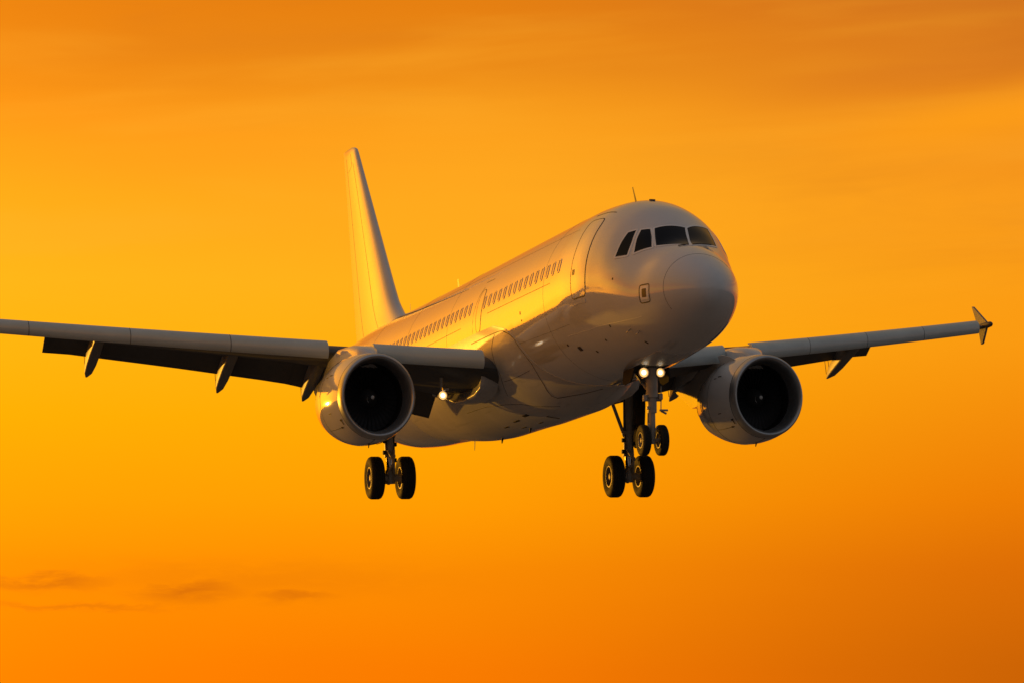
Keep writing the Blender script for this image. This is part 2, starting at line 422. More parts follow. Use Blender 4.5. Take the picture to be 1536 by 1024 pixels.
# avionics access port
q = side_poly([(-1.99, -.64), (-1.99, -.32), (-2.30, -.32), (-2.30, -.64)])
mb = MB(); patch(mb, densify(rounded(q, .05), .04), .004); mb.build('access_panel', LITE, fuselage)
q = side_poly([(-2.06, -.585), (-2.06, -.375), (-2.23, -.375), (-2.23, -.585)])
mb = MB(); patch(mb, densify(rounded(q, .03), .04), .008); mb.build('access_port', PORTB, fuselage)
q = densify(rounded(side_poly([(-1.95, -.71), (-1.95, -.28), (-2.34, -.28), (-2.34, -.71)]), .07), .05)
mb = MB(); band(mb, q, .026, .0045); mb.build('access_seam', DARK, fuselage)
# probes and vents
for x, z, a, b in ((-3.45, .02, .05, .05), (-4.2, -1.05, .05, .06), (-4.9, -1.32, .06, .05), (-6.6, -1.35, .22, .10), (-7.3, -1.2, .10, .05), (-10.25, -.06, .07, .09), (-10.2, -.26, .06, .05), (-3.2, -1.55, .06, .06), (-5.9, -1.5, .08, .05)):
    q = side_poly([(x, z-b/2), (x, z+b/2), (x-a, z+b/2), (x-a, z-b/2)])
    mb = MB(); patch(mb, rounded(q, .02), .006); mb.build('static_port', DARK, fuselage)
for x, z in ((-3.0, -1.30), (-3.3, -1.22)):
    p = fus(*map(np.array, xz(x, z))); nn = fus(*map(np.array, xz(x, z)), .14)
    mb = MB(); mb.tube(p, nn, .018); mb.tube(nn, Vector(nn)+Vector((.16, 0, .01)), .016, .008); mb.build('pitot_probe', STEEL, fuselage)

# faint skin joints
for s0 in (7.4, 17.6, 22.9, 28.2):
    Q = np.array([(s0, a) for a in np.linspace(96*d2, 264*d2, 70)]); mb = MB(); band(mb, Q, .007, .002, False, depth=.004); mb.build('skin_joint', DARK, fuselage)
for z in (1.62, -.78):
    seam('skin_joint', [(-6.4, z), (-12, z), (-20, z), (-27, z)], .006, DARK, .002)
# --- doors
def door(name, pts, r, wd=.022):
    q = densify(rounded(side_poly(pts), r, 7), .06)
    mb = MB(); patch(mb, q, .005, .012, 0, 10); dd = mb.build(name, WHITE, fuselage, 60)
    mb = MB(); band(mb, q, wd, .0075); mb.build('door_seam', DARK, fuselage)
    return dd
door('cabin_door', [(-4.86, -.24), (-4.86, .50), (-4.90, 1.05), (-5.04, 1.72), (-5.96, 1.78), (-5.72, 1.05), (-5.72, .30), (-5.72, -.24)], .16, .026)
seam('door_gutter', [(-4.9, 1.86), (-5.5, 1.93), (-6.1, 1.93)], .03)
for x in (-5.58, -5.50):
    q = side_poly([(x, .36), (x, .50), (x-.035, .50), (x-.035, .36)])
    mb = MB(); patch(mb, rounded(q, .01), .012); mb.build('door_handle', DARK, fuselage)
q = densify(rounded(side_poly([(-4.95, -.30), (-4.95, -.39), (-5.75, -.39), (-5.75, -.30)]), .03), .08)
mb = MB(); patch(mb, q, .012, .02); mb.build('door_sill', WHITE, fuselage)
door('overwing_exit', [(-14.38, -.10), (-14.38, 1.08), (-14.93, 1.08), (-14.93, -.10)], .2, .016)
q = densify(rounded(side_poly([(-15.35, -.25), (-15.35, .8), (-14.95, 1.22), (-14.15, 1.22)]), .0), .1)[:-8]
seam('panel_seam', [(-15.28, -.25), (-15.25, .5), (-15.1, .95), (-14.85, 1.17)], .013)
seam('panel_seam', [(-15.0, 1.32), (-14.1, 1.32)], .012)

# --- cabin windows
def cabin_window(x, z):
    q = densify(rounded(side_poly([(x-.105, z-.165), (x-.105, z+.165), (x+.105, z+.165), (x+.105, z-.165)]), .09, 5), .05)
    mb = MB(); patch(mb, q, .003); band(mb, q, .035, .012, True, 1)
    mb.build('cabin_window', [CABIN, WHITE], fuselage, 60)
XW = -6.74
for k in range(52):
    if k in (15, 16): continue
    cabin_window(XW-.533*k, .74-.0045*k)

# --- belly fairing: a bulge on the fuselage surface
def s_front(dg):
    return float(np.interp(abs(dg-270), [0, 20, 45, 70, 80, 87], [8.2, 9.0, 9.9, 10.5, 11.2, 12.6]))
def fair_off(s, dg):
    d = abs(dg-270)
    H = float(pchip([0, 20, 45, 70, 90], [.42, .40, .25, .11, .03], d)); ln = float(np.interp(d, [0, 45, 90], [3.4, 2.2, 1.8]))
    s0 = s_front(dg); a = np.clip((s-s0)/ln, 0, 1); a = a*a*(3-2*a); b = np.clip((24.5-s)/5.5, 0, 1); b = b*b*(3-2*b)
    return .010+H*a*b*np.interp(s, [15, 20], [1, .72])
fr = MB(); rr = []
degs = np.linspace(184, 356, 131)
for t in np.linspace(0, 1, 90):
    row = np.array([(s_front(dg)+(24.5-s_front(dg))*t, dg*d2) for dg in degs])
    rr.append(fus(row[:, 0], row[:, 1], np.array([fair_off(a, b/d2) for a, b in row])))
edge = np.array([(s_front(dg), dg*d2) for dg in degs]); rr.insert(0, fus(edge[:, 0], edge[:, 1], np.full(len(edge), -.03)))
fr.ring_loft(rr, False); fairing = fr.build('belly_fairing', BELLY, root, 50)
def fseam(pts, wd, nm='panel_seam', m=None):
    P = densify(np.array([(a, b) for a, b in pts], float), .25, False)
    X = [fus(np.array(a), np.array(b*d2), fair_off(a, b)+.005) for a, b in P]; N = [fus(np.array(a), np.array(b*d2), fair_off(a, b)+.05) for a, b in P]
    rows = []
    for i in range(len(X)):
        t = X[min(i+1, len(X)-1)]-X[max(i-1, 0)]; n = N[i]-X[i]; sd = np.cross(t, n); sd /= np.linalg.norm(sd); n /= np.linalg.norm(n)
        rows.append([X[i]-sd*wd/2-n*.012, X[i]-sd*wd/2, X[i]+sd*wd/2, X[i]+sd*wd/2-n*.012])
    mb = MB(); mb.ring_loft(rows, False); return mb.build(nm, m or DARK, fairing)
fseam([(14.6, 189.8), (13.65, 189.8), (11.9, 189.6), (11.5, 190.3), (10.96, 194.5), (10.65, 198.7), (10.35, 210.8), (10.25, 219.3), (10.35, 227.5), (10.48, 236.4), (10.62, 241.8), (10.68, 246.0), (10.6, 249.5), (10.12, 254.2), (9.42, 262), (8.8, 267.8)], .024, 'fairing_seam')
fseam([(8.8, 267.8), (8.75, 273), (9.0, 278), (9.65, 282.2), (10.23, 278.7), (10.5, 273.2), (10.6, 269)], .014, 'panel_seam', BELLY)
fseam([(12.2, 190.5), (12.35, 192.9), (12.62, 199.1), (12.69, 208.8), (12.65, 217.4), (12.95, 225.1), (13.2, 232)], .012)
fseam([(12.62, 222), (11.5, 222.8), (10.62, 223.2)], .010)
fseam([(17.88, 232.5), (15.65, 233.3), (14, 236.5), (12.85, 240), (11.6, 248), (11.0, 255)], .010)
for s_, dg, a, b in ((13.4, 250, .5, .10), (14.6, 252, .6, .07), (12.6, 262, .12, .35), (15.4, 262, .5, .06), (16.2, 255, .5, .06), (13.9, 263, .35, .06)):
    fseam([(s_, dg), (s_+a, dg)], b, 'air_vent', DUCT)
for s_, dg, h in ((15.6, 266, .14), (19.0, 268, .16)):
    p = Vector(fus(np.array(s_), np.array(dg*d2), fair_off(s_, dg)-.02)); mb = MB(); mb.tube(p, p+Vector((-.08, 0, -h)), .04, .015); mb.build('drain_mast', DARK, fairing)

# --- antennas
def blade(name, p, h, lean, chord, th=.03, dn=1, parent=fuselage, m=WHITE):
    p = Vector(p); mb = MB(); rr = []
    for t in (0, .5, .9, 1):
        c = chord*(1-.55*t); q = p+Vector((-lean*t, 0, dn*h*t)); k = th*(1-.6*t)
        rr.append([q+Vector((c*.5, 0, 0)), q+Vector((0, k/2, 0)), q+Vector((-c*.5, 0, 0)), q+Vector((0, -k/2, 0))])
    mb.ring_loft(rr, True, True, True); return mb.build(name, m, parent, 25)
blade('blade_antenna', (-6.35, 0, 2.27), .50, .30, .16, dn=1, m=DARK)
blade('blade_antenna', (-24.6, 0, 2.12), .52, .22, .30)
blade('blade_antenna', (-31.0, 0, 2.06), .55, .10, .12)
blade('blade_antenna', (-23.1, 0, -2.25), .46, .10, .20, dn=-1, m=DARK)
q = np.array([(3.5+.12*math.cos(a)+.9, (90+2.2*math.sin(a))*d2) for a in np.linspace(0, 2*math.pi, 14)[:-1]])
mb = MB(); patch(mb, q, .03, .05); mb.build('beacon', DARK, fuselage)

# --- vertical fin
def naca(n=16, t=.12, camber=0.0):
    """closed loop: trailing edge -> upper -> leading edge -> lower; (x 0..1, z)"""
    b = np.linspace(0, np.pi, n+1); x = .5*(1-np.cos(b))
    y = 5*t*(.2969*np.sqrt(x)-.126*x-.3516*x**2+.2843*x**3-.1015*x**4)
    yc = camber*4*x*(1-x)
    up_ = list(zip(x[::-1], (y+yc)[::-1])); lo = list(zip(x[1:-1], (yc-y)[1:-1]))
    return np.array(up_+lo)
af = naca(18, .11)
fin = MB(); rr = []
def fin_le(z): return np.interp(z, [1.4, 2.1, 2.45, 2.9, 3.5, 8.75], [-30.4, -31.55, -32.35, -33.05, -33.65, -38.45])
def fin_te(z): return np.interp(z, [1.4, 9.2], [-39.0, -40.75])
for z in [1.4, 1.8, 2.1, 2.3, 2.5, 2.7, 2.95, 3.2, 3.6, 4.2, 5, 6, 7, 8, 8.5, 8.75, 8.88, 8.97, 9.02, 9.04]:
    le = fin_le(min(z, 8.75)); te = fin_te(z)
    if z > 8.75: le -= 2.0*(1-math.sqrt(max(0, 1-((z-8.75)/.29)**2)))*.6
    c = le-te; k = 1.0 if z <= 8.75 else max(.08, math.sqrt(max(0, 1-((z-8.75)/.30)**2)))
    rr.append([(le-c*x, c*y*k, z) for x, y in af])
fin.ring_loft(rr, True, True, True); finob = fin.build('vertical_fin', WHITE, root, 40)
def fin_line(pts, wd, nm='panel_seam'):
    rows = []
    P = densify(np.array(pts, float), .15, False)
    for z, f in P:
        le, te = fin_le(z), fin_te(z); c = le-te
        y = 5*.11*(.2969*math.sqrt(f)-.126*f-.3516*f*f+.2843*f**3-.1015*f**4)*c+.004
        rows.append([(le-c*f+wd/2, -y+.01, z), (le-c*f+wd/2, -y, z), (le-c*f-wd/2, -y, z), (le-c*f-wd/2, -y+.01, z)])
    mb = MB(); mb.ring_loft(rows, False); return mb.build(nm, DARK, finob)
fin_line([(2.0, .70), (8.7, .68)], .010, 'rudder_seam')
fin_line([(2.0, .32), (8.4, .22)], .007)
fin_line([(8.15, .60), (8.3, .3), (8.75, .28)], .010)

# --- wings
KX, KY = -12.648, 2.5
def xle(y): return KX-.742*(y-KY)
def zle(y): t = y-KY; return -.794+.136*t+.0008*t*t
def xte(y): return -20.2-.05*(y-2) if y < 6.2 else -20.41-(y-6.2)*.425
def wing_section(y, cut=None, n=22):
    le = xle(y)-np.interp(y, [1.2, 2.4, 3.2], [1.6, .8, .55]); te = xte(y); c = le-te
    tc_ = np.interp(y, [2, 6.2, 17], [.135, .100, .09]); inc = np.interp(y, [2, 4, 6, 12, 17], [1.5, .2, -1.6, -2.6, -1.6])*d2
    P = naca(n, tc_, .012); x = P[:, 0].copy(); z = P[:, 1].copy()
    z0 = zle(y)-np.interp(y, [2, 6, 17], [.34, .22, .15])
    if cut:
        x = np.minimum(x, cut)
        k = np.where(P[:, 0] > cut, .5, 1.0)
        yc = .012*4*x*(1-x); yt = 5*tc_*(.2969*np.sqrt(x)-.126*x-.3516*x**2+.2843*x**3-.1015*x**4)
        up_ = np.arange(len(x)) <= n
        z = np.where(up_, yc+yt, yc-yt)
    X = le-c*x*math.cos(inc)+c*z*math.sin(inc); Z = z0-c*x*math.sin(inc)+c*z*math.cos(inc)
    return X, Z
def make_wing(side):
    S = side
    mb = MB(); rr = []
    ys = list(np.linspace(1.2, 12.9, 24))
    for y in ys:
        X, Z = wing_section(y, .80); rr.append(np.c_[X, np.full(len(X), S*y), Z])
    for y in np.r_[12.93, np.linspace(13.4, 16.85, 8)]:
        X, Z = wing_section(y); rr.append(np.c_[X, np.full(len(X), S*y), Z])
    mb.ring_loft(rr, True, True, True)
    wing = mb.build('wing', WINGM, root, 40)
    # slats, drooped and run forward of the leading edge
    prof2 = np.array([(-.78, .02), (-.62, .035), (-.45, .015), (-.28, -.06), (-.14, -.17), (-.03, -.33), (.02, -.50), (.01, -.66), (-.04, -.80), (-.12, -.90), (-.20, -.95),
                      (-.23, -.91), (-.17, -.80), (-.17, -.60), (-.24, -.42), (-.38, -.24), (-.56, -.10), (-.76, -.01)])
    for a, b in ((2.45, 5.02), (6.12, 8.496), (8.496, 10.996), (10.996, 13.596), (13.596, 16.25)):
        mb = MB(); rr = []
        for y in np.linspace(a, b, 9):
            h = np.interp(y, [2.5, 9, 17], [.54, .50, .43])
            rr.append([(xle(y)+.10+p*h*1.15, S*y, zle(y)+.03+q*h) for p, q in prof2])
        mb.ring_loft(rr, True, True, True); sl_ = mb.build('slat', SLATM, wing, 50)
    for y in (8.496, 10.996, 13.596):               # dark joints between slats
        h = np.interp(y, [2.5, 9, 17], [.54, .50, .43])
        rr = [[(xle(y+dy)+.10+p*h*1.15+ox, S*(y+dy), zle(y+dy)+.03+q*h) for p, q in prof2[2:11]] for dy, ox in ((-.007, -.004), (-.007, .005), (.007, .005), (.007, -.004))]
        mb = MB(); mb.ring_loft(rr, False); mb.build('slat_joint', DARK, wing, 50)
    # flaps
    fp = naca(12, .15, .03)
    for a, b, c0, c1 in ((2.0, 6.36, 1.75, 1.45), (6.12, 12.85, 1.30, .80)):
        mb = MB(); rr = []
        for y in np.linspace(a, b, 10):
            c = c0+(c1-c0)*(y-a)/(b-a); zt = np.interp(y, [2, 5.65, 6.3, 7.6, 9.2, 12.6], [-1.95, -1.06, -.90, -.66, -.36, .235]); xt = xte(y)-.55
            an = R(33)
            rr.append([(xt+c*(1-p)*math.cos(an)+c*q*math.sin(an), S*y, zt+c*(1-p)*math.sin(an)+c*q*math.cos(an)) for p, q in fp])
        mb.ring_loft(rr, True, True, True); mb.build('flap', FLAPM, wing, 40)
    # flap track fairings
    for y, xt, zt in ((11.55, -23.85, -.46), (7.95, -22.3, -1.06), (5.6, -21.4, -1.38)):
        mb = MB(); rr = []
        X, Z = wing_section(y, .8); n = len(X)
        x1 = xte(y)+1.35; zb1 = float(np.interp(x1, np.sort(X), Z[np.argsort(X)]))-.06
        path = [(0, x1+.7, zb1+.12, .05), (.05, x1+.5, zb1+.08, .5), (.2, x1+.1, zb1-.02, .9), (.4, x1*.72+xt*.28, zb1*.74+zt*.26, 1), (.65, x1*.42+xt*.58, zb1*.46+zt*.54, .92), (.85, x1*.17+xt*.83, zb1*.20+zt*.80, .62), (1, xt, zt, .08)]
        for _, x, z, k in path:
            sq = lambda v: math.copysign(abs(v)**.38, v)
            rr.append([(x, S*y+.165*k**.7*sq(math.cos(t)), z+.24*k*sq(math.sin(t))) for t in np.linspace(0, 2*math.pi, 25)[:-1]])
        mb.ring_loft(rr, True, True, True); mb.build('flap_track_fairing', TRACKM, wing, 60)
        for dy in (-.05, .06):
            mb = MB(); mb.tube((xt+.08, S*y+dy, zt+.12), (xt-.05, S*y+dy, zt+.62), .010, .008, 6); mb.build('static_wick', DARK, wing)
    # wing-tip fence with its pod
    mb = MB()
    out = [(-23.75, 1.27), (-24.85, 1.92), (-24.95, 1.93), (-24.5, 1.2), (-24.32, .66), (-24.20, .67)]
    rr = [[(x, S*(16.98+dy), z) for x, z in (out if k else [(x*.985-24.5*.015, z*.97+1.25*.03) for x, z in out])] for dy, k in ((-.035, 0), (-.02, 1), (.02, 1), (.035, 0))]
    mb.ring_loft(rr, True, True, True); mb.build('wingtip_fence', FENCE, wing, 30)
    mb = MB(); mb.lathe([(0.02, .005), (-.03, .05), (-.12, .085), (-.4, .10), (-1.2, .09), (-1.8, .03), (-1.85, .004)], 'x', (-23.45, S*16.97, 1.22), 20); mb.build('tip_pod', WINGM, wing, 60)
    # root fillet between wing and fuselage
    return wing
wings = {s: make_wing(s) for s in (-1, 1)}
# root fillet below the wing
ROOT_RIM = [(-13.55, -1.02), (-13.6, -1.22), (-13.62, -1.49), (-13.8, -1.73), (-14.45, -1.86), (-15.5, -1.91), (-16.6, -1.88), (-18.1, -1.6), (-19.2, -1.45)]
for S in (-1, 1):
    mb = MB(); rr = []
    for k, (x, z) in enumerate(ROOT_RIM):
        i2 = .22 if 0 < k < 8 else .05; dx = -.25 if k < 4 else 0
        rr.append([(x+dx, S*1.7, z-.02), (x, S*2.16, z-.02), (x, S*2.235, z), (x-.01, S*2.26, z+.03), (x-.02, S*2.25, z+.07), (x-.10+dx, S*2.20, z+.11), (x-.35+dx, S*2.12, z+i2+.1), (x-.35+dx, S*1.7, z+i2+.3)])
    mb.ring_loft(rr, True, True, True); mb.build('root_fillet', BELLY, wings[S], 60)
# landing lamp hung under the starboard wing root
LP = Vector((-14.45, -3.14, -1.84))
mb = MB(); mb.lathe([(.01, .115), (.045, .119), (.04, .128), (-.03, .130), (-.10, .12), (-.17, .07), (-.19, .01)], 'x', LP, 24); mb.tube(LP+Vector((-.1, 0, .05)), LP+Vector((-.1, 0, .5)), .05, .05)
housing = mb.build('landing_light_housing', STEEL, wings[-1])
mb = MB(); mb.lathe([(.035, .001), (.033, .04), (.028, .068)], 'x', LP, 24); mb.lathe([(.028, .068), (.012, .10), (-.005, .113)], 'x', LP, 24, 1); mb.build('landing_light', [LAMP, LAMPHALO], wings[-1])
mb = MB(); mb.tube(LP+Vector((.07, -.02, .165)), LP+Vector((.07, .15, .175)), .045, .045, 18); mb.build('glint_bar', CHROME, wings[-1])  # chrome bar added above the lamp only to catch a second glint

# --- tailplane
for S in (-1, 1):
    mb = MB(); rr = []; a2 = naca(14, .10)
    for y in np.linspace(.3, 6.1, 12):
        t = y/6.1; le = -34.6-y*.60; c = 3.6+(1.45-3.6)*t; z = 1.05+.085*y
        rr.append([(le-c*p, S*y, z+c*q) for p, q in a2])
    mb.ring_loft(rr, True, True, True); mb.build('tailplane', WHITE, root, 40)

# --- engines
def make_engine(S):
    E0 = Vector((-12.20, S*5.46, -2.04)); tag = {}
    piv = E0+Vector((-.28, 0, 0)); toe = Matrix.Rotation(R(4.5), 3, 'Z') @ Matrix.Diagonal((.96, .955, 1.03)); MB.XF = lambda v: piv+toe @ (Vector(v)-piv)
    mb = MB()
    outer = [(-.28, 1.109), (-.5, 1.145), (-.8, 1.175), (-1.2, 1.195), (-1.6, 1.19), (-2.0, 1.155), (-2.4, 1.09), (-2.8, 1.0), (-3.1, .925), (-3.11, .90), (-2.9, .88), (-2.2, .84)]
    mb.lathe(outer, 'x', E0, 72); nac = mb.build('engine', WHITE, root, 50)
    mb = MB(); mb.lathe([(-.62, .885), (-.35, .90), (-.18, .925), (-.07, .965), (-.015, 1.0), (0, 1.025), (-.012, 1.055), (-.06, 1.078), (-.14, 1.095), (-.276, 1.112)], 'x', E0, 72); mb.build('intake_lip', LIPM, nac, 60)
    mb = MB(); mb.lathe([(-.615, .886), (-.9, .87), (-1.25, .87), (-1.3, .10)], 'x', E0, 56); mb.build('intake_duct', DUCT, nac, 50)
    mb = MB()                                     # twisted fan blades
    for k in range(36):
        t0 = 2*math.pi*k/36; rr = []
        for r in (.26, .45, .65, .855):
            tw = R(np.interp(r, [.26, .855], [30, 62])); ch = np.interp(r, [.26, .855], [.14, .20])
            rad = Vector((0, math.cos(t0), math.sin(t0))); tan = Vector((0, -math.sin(t0), math.cos(t0)))
            cdir = Vector((math.cos(tw), 0, 0))+tan*math.sin(tw); nd = Vector((-math.sin(tw), 0, 0))+tan*math.cos(tw)
            c = E0+Vector((-1.05, 0, 0))+rad*r
            rr.append([c+cdir*ch/2, c+nd*.008, c-cdir*ch/2, c-nd*.008])
        mb.ring_loft(rr, True, True, True)
    mb.build('fan', FAN, nac, 30)
    mb = MB(); mb.lathe([(-.52, .002), (-.54, .025), (-.58, .055), (-.66, .105), (-.8, .18), (-.98, .255), (-1.1, .27)], 'x', E0, 36, 0)
    mb.build('spinner', SPIN, nac, 60)
    mb = MB(); rows = []
    for a in np.linspace(0, 4.2, 22):
        f = a/4.2; r = .035+.10*f; x = -.60-.14*f+.012
        rows.append([E0+Vector((x+.004, (r+dr)*math.cos(a), (r+dr)*math.sin(a))) for dr in (-.014, .014)])
    mb.ring_loft(rows, False); mb.lathe([(-.512, .002), (-.53, .03), (-.565, .05)], 'x', E0, 20); mb.build('spinner_mark', SPINW, nac, 60)
    mb = MB(); mb.lathe([(-2.3, .60), (-3.1, .66), (-3.6, .60), (-4.2, .47), (-4.25, .44), (-3.9, .42)], 'x', E0, 40); mb.build('exhaust_nozzle', HOT, nac, 50)
    mb = MB(); mb.lathe([(-3.8, .32), (-4.3, .26), (-4.8, .10), (-4.9, .01)], 'x', E0, 28); mb.build('exhaust_plug', HOT, nac, 50)
    MB.XF = None
    # pylon
    mb = MB(); rr = []
    for x, zt, hw in ((-12.95, -.86, .05), (-13.1, -.76, .20), (-13.45, -.62, .30), (-14.1, -.52, .38), (-15.0, -.50, .50), (-16.0, -.66, .52), (-18.0, -1.0, .30), (-20.2, -1.1, .05)):
        zb = min(zt-.1, np.interp(x, [-20.2, -18, -16, -13], [-1.25, -1.9, -1.9, -1.15])); sh_ = hw*.55
        rr.append([(x, E0.y+hw, zb), (x, E0.y+hw, zt-.14), (x, E0.y+hw*.9, zt-.06), (x, E0.y+sh_, zt), (x, E0.y-sh_, zt), (x, E0.y-hw*.9, zt-.06), (x, E0.y-hw, zt-.14), (x, E0.y-hw, zb)])
    mb.ring_loft(rr, True, True, True); mb.build('pylon', WHITE, nac, 40)
    MB.XF = lambda v: piv+toe @ (Vector(v)-piv)
    # seams, latches, strake, drain mast
    def rad(x): return float(np.interp(x, [p[0] for p in outer[:9]][::-1], [p[1] for p in outer[:9]][::-1]))
    def nband(x0, x1, a0, a1, wd, nm, m=DARK, n=40, lift=.004):
        rows = []
        for f in np.linspace(0, 1, n):
            x = x0+(x1-x0)*f; a = R(a0+(a1-a0)*f); r = rad(x)+lift
            ax = abs(x1-x0) > abs(R(a1-a0))
            if ax: da = wd/2/r; q = [(x, a-da), (x, a+da)]
            else: q = [(x-wd/2, a), (x+wd/2, a)]
            def P(x, a, l): rr_ = rad(x)+l; return E0+Vector((x, rr_*math.cos(a), rr_*math.sin(a)))
            rows.append([P(*q[0], lift-.01), P(*q[0], lift), P(*q[1], lift), P(*q[1], lift-.01)])
        mb = MB(); mb.ring_loft(rows, False); mb.build(nm, m, nac, 50)
    nband(-.29, -.29, -40, 320, .014, 'lip_seam', n=90)
    nband(-1.75, -1.75, 100, 275, .012, 'cowl_seam')
    nband(-.30, -3.0, 268, 268, .014, 'cowl_seam')
    nband(-.55, -1.72, 222, 222, .012, 'cowl_seam')
    for x, a, l, wd in ((-.40, 212, .12, .05), (-.42, 216, .05, .12), (-.62, 222, .10, .05), (-.9, 200, .2, .02), (-1.0, 150, .22, .03), (-1.3, 152, .18, .02)):
        nband(x, x-l, a, a, wd, 'cowl_latch', n=6, lift=.008)
    blade('drain_mast', E0+Vector((-1.0, 0, -1.19)), .09, .05, .14, .05, -1, nac, DARK)
    mb = MB()                                     # strake on the inboard shoulder
    a = R(60 if S < 0 else 120); dv = Vector((0, math.cos(a), math.sin(a)))
    tn = Vector((0, -math.sin(a), math.cos(a)))
    rr = []
    for x, h in ((-.95, .0), (-1.2, .12), (-1.7, .24), (-2.0, .25), (-2.05, .0)):
        p = E0+Vector((x, 0, 0))+dv*(rad(x)-.02); rr.append([p+tn*.012, p+dv*(h+.021)+tn*.005, p+dv*(h+.021)-tn*.005, p-tn*.012])
    mb.ring_loft(rr, True, True, True); mb.build('strake', WHITE, nac, 30); MB.XF = None
    return nac
engines = {s: make_engine(s) for s in (-1, 1)}

# --- wheels and landing gear
def wheel(c, r, wd, parent, out):
    """tyre and hub about the y axis; out = side the open hub faces"""
    h = wd/2; ri = r*.50
    P = [(h*.55, ri*.98), (h*.80, ri*1.06), (h*.97, r*.68), (h, r*.78), (h*.94, r*.88), (h*.80, r*.955), (h*.60, r*.99)]
    for g in (.42, .14):                           # circumferential grooves
        P += [(h*(g+.05), r*1.0), (h*(g+.03), r*.982), (h*(g-.03), r*.982), (h*(g-.05), r*1.0)]
    P = P+[(-a, b) for a, b in P[::-1]]
    mb = MB(); mb.lathe(P, 'y', c, 56); mb.build('tyre', TYRE, parent, 40)
    mb = MB()
    H = [(h*.60, ri*1.0), (h*.82, ri*1.03), (h*.84, ri*.93), (h*.62, ri*.86), (h*.30, ri*.72), (h*.26, ri*.45), (h*.60, ri*.38), (h*.70, ri*.30), (h*.72, .002)]
    H = H+[(-a, b) for a, b in H[::-1]]
    mb.lathe(H, 'y', c, 40)
    mb.build('wheel_hub', HUB, parent, 40)
def main_gear(S):
    A = Vector((-19.15, S*3.56, -3.78)); y = A.y
    mb = MB()
    mb.tube(A+Vector((.02, 0, -.05)), A+Vector((.02, 0, .80)), .105, .105, 20)          # sliding tube
    mb.tube(A+Vector((.02, 0, .58)), A+Vector((.02, 0, .66)), .165, .165, 20)
    mb.tube(A+Vector((.02, 0, .64)), A+Vector((.08, S*.04, 2.75)), .15, .165, 20)        # main fitting
    mb.tube(A+Vector((.02, 0, 1.22)), A+Vector((.02, 0, 1.32)), .19, .19, 20)
    mb.tube(A+Vector((0, -.38, 0)), A+Vector((0, .38, 0)), .105, .105, 20)               # axle
    mb.tube(A+Vector((0, 0, -.17)), A+Vector((0, 0, .22)), .15, .13, 18)
    mb.tube(A+Vector((.05, -.06, -.20)), A+Vector((.05, -.06, -.10)), .04, .04, 10)
    st = mb.build('main_gear', STEEL, root, 40)
    mb = MB(); mb.tube(A+Vector((.02, 0, .3)), A+Vector((.02, 0, .60)), .108, .108, 20); mb.build('oleo_piston', CHROME, st)
    mb = MB()                                      # torque links ahead of the leg
    for dy in (-.09, .09):
        mb.tube(A+Vector((.14, dy, .10)), A+Vector((.50, 0, .42)), .035, .03, 8); mb.tube(A+Vector((.16, dy, .78)), A+Vector((.50, 0, .42)), .035, .03, 8)
    mb.build('torque_link', STEEL, st)
    mb = MB(); mb.tube(A+Vector((.03, -S*.10, 1.15)), A+Vector((.10, -S*.48, 2.15)), .05, .05, 12); mb.tube(A+Vector((.10, -S*.46, 2.1)), A+Vector((.12, -S*.62, 2.6)), .045, .04, 12); mb.build('side_brace', STEEL, st)
    mb = MB()                                      # hydraulic lines and brackets
    for dx, dy, z0, z1 in ((.17, .10, .3, 2.2), (.15, -.12, .5, 2.3), (-.16, .08, .2, 2.2)):
        mb.tube(A+Vector((dx, dy, z0)), A+Vector((dx*.9, dy, z1)), .016, .016, 6)
    for dy, z in ((.15, .95), (-.16, 1.05), (.14, .50), (-.17, .72), (.17, 1.45)):
        mb.box(A+Vector((.06, dy, z)), (.10, .09, .12))
    mb.build('hydraulic_line', DARK, st)
    mb = MB()                                      # leg door, outboard of the strut
    zb = .84 if S > 0 else .98
    out = [(.55, zb+.06), (.62, 2.0), (.55, 2.75), (-.62, 2.75), (-.66, 1.6), (-.5, zb+.1), (-.25, zb), (.3, zb)]
    rr = [[A+Vector((x*k, S*(.28+.04*(z-.8))+dy*S, z)) for x, z in out] for dy, k in ((0, .98), (.012, 1), (.035, 1), (.05, .97))]
    mb.ring_loft(rr, True, True, True); mb.build('gear_door', GDOOR, st, 30)
    for sd in (-1, 1): wheel(A+Vector((0, sd*.447, 0)), .612, .40, st, sd)
    return st
for S in (-1, 1): main_gear(S)
NG = Vector((-5.54, 0, -3.75))
mb = MB()
mb.tube(NG+Vector((0, 0, -.02)), NG+Vector((.03, 0, .75)), .078, .078, 18)
mb.tube(NG+Vector((.03, 0, .70)), NG+Vector((.05, 0, 1.15)), .115, .12, 18)
mb.tube(NG+Vector((.05, 0, 1.10)), NG+Vector((.08, 0, 2.1)), .14, .17, 18)
mb.tube(NG+Vector((.03, 0, .68)), NG+Vector((.03, 0, .76)), .115, .115, 18)
mb.tube(NG+Vector((.05, 0, 1.06)), NG+Vector((.05, 0, 1.16)), .16, .16, 18)
mb.tube(NG+Vector((0, -.20, 0)), NG+Vector((0, .20, 0)), .055, .055, 16)
mb.tube(NG+Vector((0, 0, -.09)), NG+Vector((0, 0, .16)), .085, .07, 16)
nose = mb.build('nose_gear', STEEL, root, 40)
mb = MB()
for dy in (-.06, .06):
    mb.tube(NG+Vector((-.08, dy, .12)), NG+Vector((-.34, 0, .45)), .026, .022, 8); mb.tube(NG+Vector((-.08, dy, .82)), NG+Vector((-.34, 0, .45)), .026, .022, 8)
mb.tube(NG+Vector((.06, 0, .14)), NG+Vector((.12, .10, .35)), .02, .02, 8)
mb.build('torque_link', STEEL, nose)
mb = MB()                                          # steering collar, actuators, hoses
mb.tube(NG+Vector((.05, -.24, 1.02)), NG+Vector((.05, .24, 1.02)), .055, .055, 12)
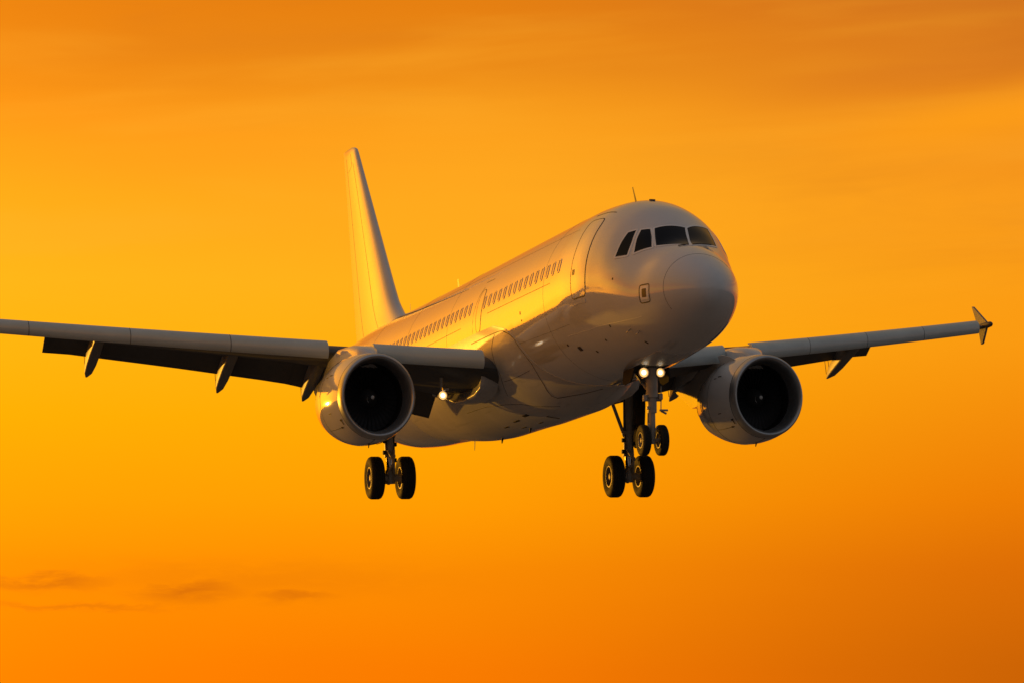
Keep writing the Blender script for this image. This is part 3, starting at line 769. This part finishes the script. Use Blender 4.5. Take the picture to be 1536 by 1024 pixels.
mb.box(NG+Vector((.10, -.20, 1.05)), (.14, .10, .16)); mb.box(NG+Vector((.10, .20, 1.08)), (.14, .10, .16))
mb.tube(NG+Vector((.06, .24, 1.35)), NG+Vector((.06, .22, .72)), .014, .014, 6); mb.tube(NG+Vector((.06, .22, .72)), NG+Vector((.06, .36, .66)), .02, .03, 8)
mb.box(NG+Vector((.10, .28, .74)), (.05, .22, .05)); mb.box(NG+Vector((.1, -.12, .80)), (.08, .08, .08))
mb.tube(NG+Vector((.10, -.10, .78)), NG+Vector((.08, -.09, .2)), .013, .013, 6)
mb.build('steering_actuator', STEEL, nose)
mb = MB(); mb.tube(NG+Vector((-.06, -.10, 1.3)), NG+Vector((-1.1, -.2, 2.0)), .045, .045, 10); mb.tube(NG+Vector((-.06, .10, 1.3)), NG+Vector((-1.1, .2, 2.0)), .045, .045, 10); mb.build('drag_brace', STEEL, nose)
for sd in (-1, 1): wheel(NG+Vector((0, sd*.232, 0)), .388, .215, nose, sd)
for yy, rr_ in ((-.245, .115), (.185, .105)):
    p = Vector((-5.36, yy, -2.075))
    mb = MB(); mb.lathe([(.012, rr_+.003), (.05, rr_+.008), (.045, rr_+.016), (-.03, rr_+.016), (-.10, rr_), (-.16, rr_*.6), (-.18, .01)], 'x', p, 22); mb.tube(p+Vector((-.1, 0, 0)), (-5.5, yy*.3, -2.15), .04, .05); mb.build('taxi_light_housing', STEEL, nose)
    mb = MB(); mb.lathe([(.03, .001), (.028, rr_*.35), (.022, rr_*.58)], 'x', p, 22); mb.lathe([(.022, rr_*.58), (.012, rr_*.82), (-.004, rr_)], 'x', p, 22, 1); mb.build('taxi_light', [LAMP, LAMPHALO], nose)
for S in (-1, 1):                                   # aft bay doors
    mb = MB(); out = [(-5.45, -1.93), (-5.5, -2.16), (-5.62, -2.28), (-6.1, -2.32), (-6.3, -2.25), (-6.35, -1.95)]
    rr = [[(x, S*(.40+.03+dy-.16*(z+1.95)), z) for x, z in out] for dy in (0, .035)]
    mb.ring_loft(rr, True, True, True); mb.build('gear_door', GDOOR, nose, 30)
# open bay behind the leg
bay = densify(rounded(np.array([(4.45, 258*d2), (4.45, 282*d2), (5.8, 282*d2), (5.8, 258*d2)]), .08), .12)
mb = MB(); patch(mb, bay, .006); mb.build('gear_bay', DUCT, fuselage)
for a, b in ((252, 269.7), (270.3, 288)):           # closed forward doors of the nose gear bay
    q = densify(rounded(np.array([(2.75, a*d2), (2.75, b*d2), (4.40, b*d2), (4.40, a*d2)]), .05), .1)
    mb = MB(); patch(mb, q, .007); mb.build('gear_bay_door', BELLY, fuselage)

# ------------------------------------------------------------------ ground, below the frame
g = MB(); rr = []
for r in (.5, 8, 30, 90, 250, 700, 2000, 6000, 20000): rr.append([Vector((r*math.cos(t), r*math.sin(t), 0))+BASE for t in np.linspace(0, 2*math.pi, 65)[:-1]])
g.ring_loft(rr, True, True); gr = g.build('ground', GRASS, None)
gr['kind'] = 'structure'; gr['label'] = 'dark flat field under the approach path'
